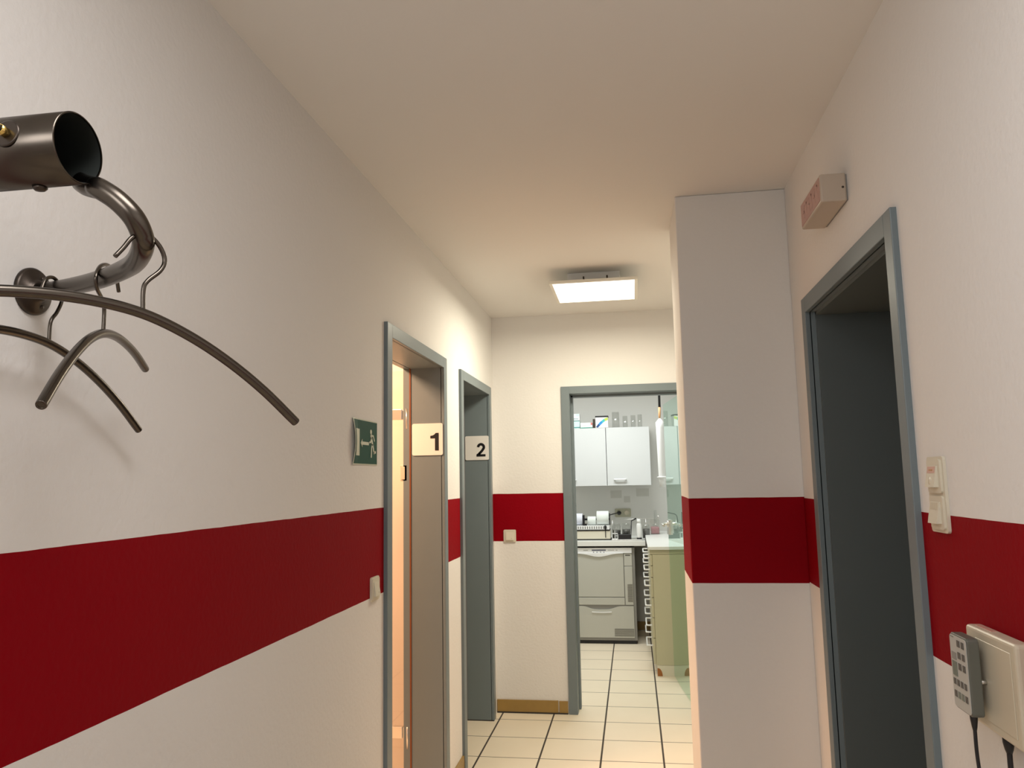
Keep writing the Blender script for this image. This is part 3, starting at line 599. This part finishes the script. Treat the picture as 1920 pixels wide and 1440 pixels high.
# drawer cabinets with their white pulls
def drawer_cabinet(y0, y1, label, near):
    t = thing('drawer_cabinet', (0.4, (y0 + y1) / 2, 0), label, 'drawer cabinet')
    m = MB(); m.box(0.118, 0.745, y0, y1, 0.078, 0.866, 0.001, 1); m.box(0.10, 0.745, y0 + 0.006, y1 - 0.006, 0.868, 0.901); m.build('body', CREAM, t)
    m = MB(); m.box(0.124, 0.74, y0 + 0.004, y1 - 0.002, 0.0, 0.077); pb = m.build('plinth', CREAML, t)
    if near:
        s_ = MB(); pts = [(0.123, y0 + 0.0045, 0.001)] + [(0.123 + 0.030 * math.sin(a) + 0.006, y0 + 0.0045, 0.056 * math.cos(a)) for a in [math.pi / 2 * (1 - i / 8) for i in range(9)]] + [(0.123, y0 + 0.0045, 0.056)]
        s_.prism(pts, (0, -0.0015, 0)); s_.build('worn_corner', WOODO, pb)
    for z0, z1 in ((0.786, 0.864), (0.702, 0.782), (0.557, 0.698), (0.413, 0.553), (0.268, 0.409), (0.084, 0.264)):
        m = MB(); m.box(0.100, 0.117, y0 + 0.004, y1 - 0.004, z0, z1, 0.002, 1); dr = m.build('drawer', CREAM, t)
        zc = (z0 + z1) / 2 + 0.003 if z1 - z0 < 0.1 else z1 - 0.07
        s_ = MB(); ya, yb = y0 + 0.11, y1 - 0.09
        s_.tube(smooth([(0.100, ya, zc), (0.075, ya, zc), (0.063, ya + 0.006, zc), (0.059, ya + 0.022, zc), (0.059, yb - 0.022, zc), (0.063, yb - 0.006, zc), (0.075, yb, zc), (0.100, yb, zc)], 4), 0.0058, 10)
        s_.build('handle', WPLAST, dr)
drawer_cabinet(5.895, 6.393, 'cream drawer cabinet with white pulls, nearer one with worn plinth corner', True)
drawer_cabinet(6.395, 6.893, 'cream drawer cabinet with white pulls, behind the nearer one beside the washer', False)
# shaded panel closing the gap beside the washer
# wall cabinets
def wall_cabinet(x0, x1, hx, label):
    t = thing('wall_cabinet', ((x0 + x1) / 2, 7.585, 1.362), label, 'wall cabinet')
    m = MB(); m.box(x0, x1, 7.257, 7.585, 1.362, 1.900, 0.001, 1); m.build('body', WCAB, t)
    m = MB(); m.box(x0 + 0.001, x1 - 0.001, 7.237, 7.255, 1.362, 1.899, 0.0015, 1); dd = m.build('door', WCAB, t)
    s_ = MB(); s_.tube(smooth([(hx - 0.05, 7.237, 1.418), (hx - 0.05, 7.222, 1.418), (hx - 0.042, 7.213, 1.418), (hx + 0.042, 7.213, 1.418), (hx + 0.05, 7.222, 1.418), (hx + 0.05, 7.237, 1.418)], 4), 0.0085, 10); s_.build('handle', WPLAST, dd)
wall_cabinet(-0.640, -0.2395, -0.58, 'white wall cabinet on the left, half hidden by the door frame')
wall_cabinet(-0.2365, 0.163, -0.118, 'white wall cabinet on the right with a small white pull handle')
# boxes and containers on the cabinets
def carton(name, x0, x1, y0, y1, z0, z1, body, label, bands, rot=0):
    t = thing(name, ((x0 + x1) / 2, (y0 + y1) / 2, z0), label, 'box')
    m = MB(); m.box(x0, x1, y0, y1, z0, z1, 0.001, 1); m.build('carton_body', body, t)
    for nm, pts, mt in bands:
        s_ = MB(); s_.prism([(a, y0 - 0.0008, b_) for a, b_ in pts], (0, 0.0012, 0)); s_.build(nm, mt, t)
    t.rotation_euler.z = rot
    return t
rc = lambda a, b_, c, d: [(a, c), (b_, c), (b_, d), (a, d)]
carton('carton', -0.560, -0.478, 7.262, 7.42, 1.9012, 1.968, MINT, 'mint carton at the left end of the cabinet top, under another', [('print_band', rc(-0.559, -0.479, 1.906, 1.915), TEAL)])
carton('carton', -0.560, -0.478, 7.262, 7.42, 1.9692, 2.040, WPLAST, 'white carton with teal edges stacked on the mint carton', [('print_band', rc(-0.559, -0.479, 1.970, 1.976), TEAL), ('print_patch', rc(-0.515, -0.480, 2.016, 2.038), MINT), ('print_line', rc(-0.545, -0.49, 1.990, 1.994), TEAL)])
carton('carton', -0.472, -0.358, 7.255, 7.36, 1.9012, 1.953, WPLAST, 'low white carton with green base stripe between the other boxes', [('print_band', rc(-0.471, -0.359, 1.902, 1.909), GREENP), ('print_line', rc(-0.455, -0.42, 1.920, 1.924), NOTE), ('print_patch', rc(-0.375, -0.359, 1.93, 1.952), REDP)])
m = MB(); m.box(-0.3545, -0.335, 7.25, 7.34, 1.901, 1.985, 0.001, 1); tag(m.build('slim_case', METALD, base=(-0.345, 7.3, 1.901)), 'slim dark case standing left of the box with blue swoosh', 'box')
t = carton('carton', -0.328, -0.212, 7.245, 7.33, 1.9012, 1.998, WPLAST, 'white carton with a blue to lime diagonal swoosh and black top', [])
swA = [(-0.322, 1.906), (-0.308, 1.9015), (-0.285, 1.918), (-0.262, 1.940), (-0.213, 1.966), (-0.213, 1.996), (-0.240, 1.992), (-0.268, 1.972), (-0.290, 1.944)]
def pset(nm, pts, mt, dy=0.0): s_ = MB(); s_.prism([(a, 7.2442 - dy, b_) for a, b_ in pts], (0, 0.0012, 0)); s_.build(nm, mt, t)
pset('swoosh_dark', [(-0.327, 1.908), (-0.309, 1.902), (-0.288, 1.922), (-0.303, 1.938)], DBLUEP)
pset('swoosh_blue', [(-0.303, 1.938), (-0.288, 1.922), (-0.262, 1.946), (-0.272, 1.966), (-0.285, 1.957)], BLUEP)
pset('swoosh_teal', [(-0.272, 1.966), (-0.262, 1.946), (-0.240, 1.962), (-0.248, 1.985)], mat('cyan_print', (0.05, 0.50, 0.50)))
pset('swoosh_lime', [(-0.248, 1.985), (-0.240, 1.962), (-0.213, 1.972), (-0.213, 1.997)], LIMEP)
s_ = MB(); s_.box(-0.332, -0.208, 7.243, 7.335, 1.998, 2.013, 0.004, 2); s_.build('black_lid', BLACK, t)
for i, (xc, rr, hh, lab) in enumerate(((-0.143, 0.036, 0.150, 'tall clear vase beside the swoosh box on the cabinet top'), (-0.055, 0.024, 0.110, 'clear beaker in the middle of the glassware on the cabinet'), (0.020, 0.024, 0.115, 'clear beaker second from right on the cabinet top'), (0.082, 0.022, 0.120, 'clear beaker at right end of the cabinet top'))):
    m = MB(); m.lathe((xc, 7.33, 1.901), (0, 0, 1), [(rr * 0.9, 0), (rr, 0.004), (rr, hh), (rr - 0.002, hh), (rr - 0.002, 0.006), (0, 0.006)], 24)
    tag(m.build('glass_beaker', GLASSC, base=(xc, 7.33, 1.901)), lab, 'glass', 'clear glassware on the wall cabinets')
# sealing machine on the worktop
sm = thing('sealing_machine', (-0.38, 7.15, 0.882), 'cream pouch sealing machine with slotted white top on the back worktop', 'sealing machine')
m = MB(); m.box(-0.56, -0.212, 7.06, 7.26, 0.8825, 0.892); m.build('base', BLACK, sm)
m = MB(); m.box(-0.56, -0.218, 7.05, 7.25, 0.892, 0.966, 0.008, 3); m.build('housing', IVORY, sm)
m = MB(); m.box(-0.56, -0.222, 7.046, 7.25, 0.966, 0.974); m.build('black_seam', BLACK, sm)
m = MB(); m.box(-0.56, -0.226, 7.05, 7.25, 0.974, 1.010, 0.002, 1); tr = m.build('slotted_top', WPLAST, sm)
s_ = MB()
for i in range(15): s_.box(-0.548 + i * 0.0205, -0.542 + i * 0.0205, 7.0485, 7.06, 0.982, 1.004)
s_.build('slots', APPD, tr)
m = MB(); m.tube([(-0.262, 7.047, 0.905), (-0.262, 7.047, 0.975)], 0.0035, 8); m.lathe((-0.262, 7.040, 0.998), (0, 0, 1), [(0.004, -0.022), (0.011, -0.012), (0.012, 0.006), (0.008, 0.014), (0, 0.016)], 16); m.build('cutter_knob', BLACK, sm)
# rolls in the holder above
for (x0, x1, r, zc, mt, lab) in ((-0.548, -0.470, 0.052, 1.064, ROLLB, 'small lilac-white pouch roll at left above the sealing machine'), (-0.424, -0.348, 0.038, 1.050, ROLL, 'smallest pale green pouch roll in the middle above the sealing machine'), (-0.340, -0.232, 0.062, 1.074, ROLL, 'largest pale pouch roll at right above the sealing machine')):
    m = MB(); m.lathe((x0, 7.15, zc), (1, 0, 0), [(0.012, 0), (r - 0.001, 0), (r, 0.001), (r, x1 - x0 - 0.001), (r - 0.001, x1 - x0), (0.012, x1 - x0), (0.0118, x1 - x0 - 0.001), (0.0118, 0.001), (0.012, 0)], 32)
    tag(m.build('pouch_roll', mt, base=(x0, 7.15, zc - r)), lab, 'roll', 'pouch rolls above the sealing machine')
m = MB(); m.tube([(-0.556, 7.15, 1.062), (-0.226, 7.15, 1.062)], 0.009, 12); m.box(-0.466, -0.452, 7.12, 7.18, 1.011, 1.10); m.box(-0.4665, -0.43, 7.07, 7.12, 1.011, 1.026); m.box(-0.228, -0.220, 7.13, 7.17, 1.011, 1.115); m.box(-0.560, -0.552, 7.13, 7.17, 1.011, 1.08)
tag(m.build('roll_holder', BLACK, base=(-0.39, 7.15, 1.01)), 'black spindle and stand holding the pouch rolls', 'roll holder')
# socket with plug
so = thing('double_socket', (-0.11, 7.587, 1.06), 'olive-grey double wall socket above the worktop', 'socket')
m = MB(); m.prism([(a, 7.577, b_) for a, b_ in rrect(-0.1095, 1.098, 0.152, 0.080, 0.010)], (0, 0.0095, 0)); m.build('frame_plate', OLIVE, so)
for x in (-0.146, -0.073):
    m = MB(); m.lathe((x, 7.5765, 1.098), (0, -1, 0), [(0.024, 0), (0.024, 0.002), (0.021, 0.002), (0.020, 0.0005), (0.0, 0.0005)], 28); m.build('socket_insert', OLIVE if x < -0.1 else IVORY2, so)
pg = thing('power_plug', (-0.146, 7.57, 1.09), 'black plug in the left half of the socket with its cable', 'plug')
m = MB(); m.lathe((-0.146, 7.5755, 1.098), (0, -1, 0), [(0.019, 0), (0.019, 0.012), (0.012, 0.035), (0.006, 0.040)], 20); m.build('plug_body', BLACK, pg)
m = MB(); m.tube(smooth([(-0.150, 7.538, 1.098), (-0.175, 7.520, 1.097), (-0.21, 7.48, 1.090), (-0.245, 7.44, 1.075), (-0.255, 7.43, 1.02), (-0.255, 7.43, 0.90)]), 0.0045, 10); m.build('cable', BLACK, pg)
# notes on the wall
for x0, x1, z0, z1, lab in ((-0.222, -0.116, 1.240, 1.313, 'grey note sheet taped to the back wall at the left'), (-0.096, -0.036, 1.196, 1.256, 'smallest grey note on the back wall, above the socket'), (0.024, 0.145, 1.252, 1.325, 'grey note sheet taped to the back wall at the right')):
    m = MB(); m.box(x0, x1, 7.5855, 7.5868, z0, z1); tag(m.build('wall_note', NOTE, base=(x0, 7.587, z0)), lab, 'note', 'notes on the preparation room wall')
# trays and bottles
ry = 7.02
tra = thing('steel_tray', (-0.09, 7.06, 0.882), 'flat grey tray under the jars on the back worktop', 'tray')
m = MB(); m.box(-0.208, 0.060, 6.975, 7.18, 0.8825, 0.892, 0.002, 1); m.build('tray_base', CHROME, tra)
def jar(xc, yc, r, hh, lab, fill, fh):
    t = thing('glass_jar', (xc, yc, 0.893), lab, 'jar', 'glass jars on the tray')
    m = MB(); m.lathe((xc, yc, 0.8932), (0, 0, 1), [(r, 0), (r, hh - 0.02), (r * 0.85, hh - 0.008), (r * 0.9, hh), (r * 0.82, hh), (r * 0.78, hh - 0.012), (r - 0.003, hh - 0.022), (r - 0.003, 0.004), (0, 0.004)], 24); m.build('jar_glass', GLASSC, t)
    m = MB(); m.lathe((xc, yc, 0.898), (0, 0, 1), [(r - 0.005, 0), (r - 0.005, fh), (0, fh + 0.004)], 20); m.build('contents', fill, t)
jar(-0.165, 7.10, 0.040, 0.130, 'glass jar at the left end of the tray with dark contents', GREYM, 0.07)
jar(-0.078, 7.10, 0.040, 0.130, 'glass jar in the middle of the tray', GREYM, 0.075)
jar(0.098, 7.08, 0.036, 0.120, 'glass jar just right of the white spray bottle', GREYM, 0.08)
cr2 = MB()
for a in (-0.205, -0.155):
    for y in (6.985, 7.03): cr2.box(a, a + 0.004, y, y + 0.004, 0.893, 0.945)
for z in (0.893, 0.941): cr2.box(-0.205, -0.151, 6.985, 6.989, z, z + 0.005); cr2.box(-0.205, -0.151, 7.03, 7.034, z, z + 0.005); cr2.box(-0.205, -0.201, 6.985, 7.034, z, z + 0.005); cr2.box(-0.155, -0.151, 6.985, 7.034, z, z + 0.005)
cr2.box(-0.180, -0.176, 6.985, 6.989, 0.893, 0.975)
tag(cr2.build('wire_rack', WPLAST, base=(-0.178, 7.01, 0.893)), 'tiny white wire rack standing on the left front of the tray', 'rack')
m = MB(); m.box(-0.148, -0.035, 6.99, 7.05, 0.8925, 0.935, 0.003, 1); tag(m.build('instrument_box', BLACK, base=(-0.09, 7.02, 0.893)), 'low black box in front of the jars on the tray', 'box')
sb = thing('spray_bottle', (0.034, 7.0, 0.893), 'white bottle with black base band in front of the jars', 'bottle')
m = MB(); m.lathe((0.034, 7.0, 0.8935), (0, 0, 1), [(0.021, 0.012), (0.022, 0.02), (0.022, 0.115), (0.018, 0.135), (0.012, 0.142)], 24); m.build('bottle_body', WPLAST, sb)
m = MB(); m.lathe((0.034, 7.0, 0.8935), (0, 0, 1), [(0.022, 0), (0.022, 0.013)], 24); m.build('base_band', BLACK, sb)
m = MB(); m.lathe((0.034, 7.0, 0.8935), (0, 0, 1), [(0.017, 0.140), (0.017, 0.168), (0.012, 0.173), (0, 0.174)], 20); m.build('cap', WPLAST, sb)
m = MB(); m.tube([(-0.03, 7.14, 1.045), (0.010, 7.05, 1.070)], [0.004, 0.007], 8); m.tube([(-0.04, 7.14, 0.90), (-0.03, 7.14, 1.045)], 0.004, 8)
tag(m.build('brush', BLACK, base=(-0.035, 7.14, 0.893)), 'black angled brush sticking up left of the white bottle', 'brush')
# organiser on the right worktop
og = thing('acrylic_organiser', (0.15, 7.18, 0.925), 'clear organiser box holding pink sachets on the right worktop', 'organiser')
m = MB()
for bx in ((0.138, 0.141, 7.12, 7.3, 0.926, 1.05), (0.215, 0.218, 7.12, 7.3, 0.926, 1.05), (0.141, 0.215, 7.12, 7.123, 0.926, 1.0), (0.141, 0.215, 7.297, 7.3, 0.926, 1.05), (0.138, 0.218, 7.12, 7.3, 0.9255, 0.928)): m.box(*bx)
m.build('clear_walls', GLASSC, og)
m = MB(); m.box(0.143, 0.213, 7.126, 7.29, 0.929, 0.985, 0.006, 2); m.build('pink_sachets', PINKB, og)
m = MB(); m.tube([(-0.205, 7.30, 1.046), (0.215, 7.30, 1.060)], 0.003, 8); m.tube([(-0.205, 7.30, 0.883), (-0.205, 7.30, 1.046)], 0.003, 8); m.tube([(0.10, 7.30, 0.926), (0.10, 7.30, 1.056)], 0.003, 8); m.lathe((0.215, 7.30, 1.06), (0, 0, 1), [(0.006, 0), (0.010, 0.012), (0.006, 0.022), (0, 0.024)], 12)
tag(m.build('wire_rail', CHROME, base=(0, 7.3, 0.883)), 'thin steel rail with a ball end behind the jars', 'rail')
m = MB(); m.lathe((0.185, 7.20, 0.987), (0, 0, 1), [(0.027, 0), (0.027, 0.024), (0.012, 0.028), (0.014, 0.035), (0.014, 0.145), (0.016, 0.147), (0.012, 0.147), (0.012, 0.04), (0, 0.038)], 20)
tag(m.build('measuring_cylinder', GLASSC, base=(0.185, 7.2, 0.987)), 'small clear measuring cylinder standing on the pink sachets', 'measuring cylinder')
# hanging white dispenser beside the leaf edge
dp = thing('hanging_dispenser', (0.238, 6.62, 1.35), 'slim white tube with a collar hanging on a black rod by the glass door', 'dispenser')
m = MB(); m.tube([(0.243, 6.62, 2.015), (0.247, 6.62, H)], 0.010, 12); m.build('black_rod', BLACK, dp)
m = MB(); m.tube([(0.238, 6.62, 1.91), (0.240, 6.62, 1.95), (0.242, 6.62, 2.02)], [0.005, 0.010, 0.011], 12); m.build('wooden_grip', BROWNW, dp)
m = MB(); m.lathe((0.240, 6.62, 1.35), (0, 0, 1), [(0.020, 0.004), (0.024, 0.0), (0.026, 0.07), (0.028, 0.085), (0.034, 0.50), (0.036, 0.54), (0.008, 0.575)], 24); m.build('white_tube', WPLAST, dp)
m = MB(); m.lathe((0.240, 6.62, 1.426), (0, 0, 1), [(0.030, 0), (0.042, 0.004), (0.042, 0.009), (0.030, 0.012)], 24); m.build('collar', WPLAST, dp)

for o in bpy.data.objects:
    if '_o' in o: del o['_o']
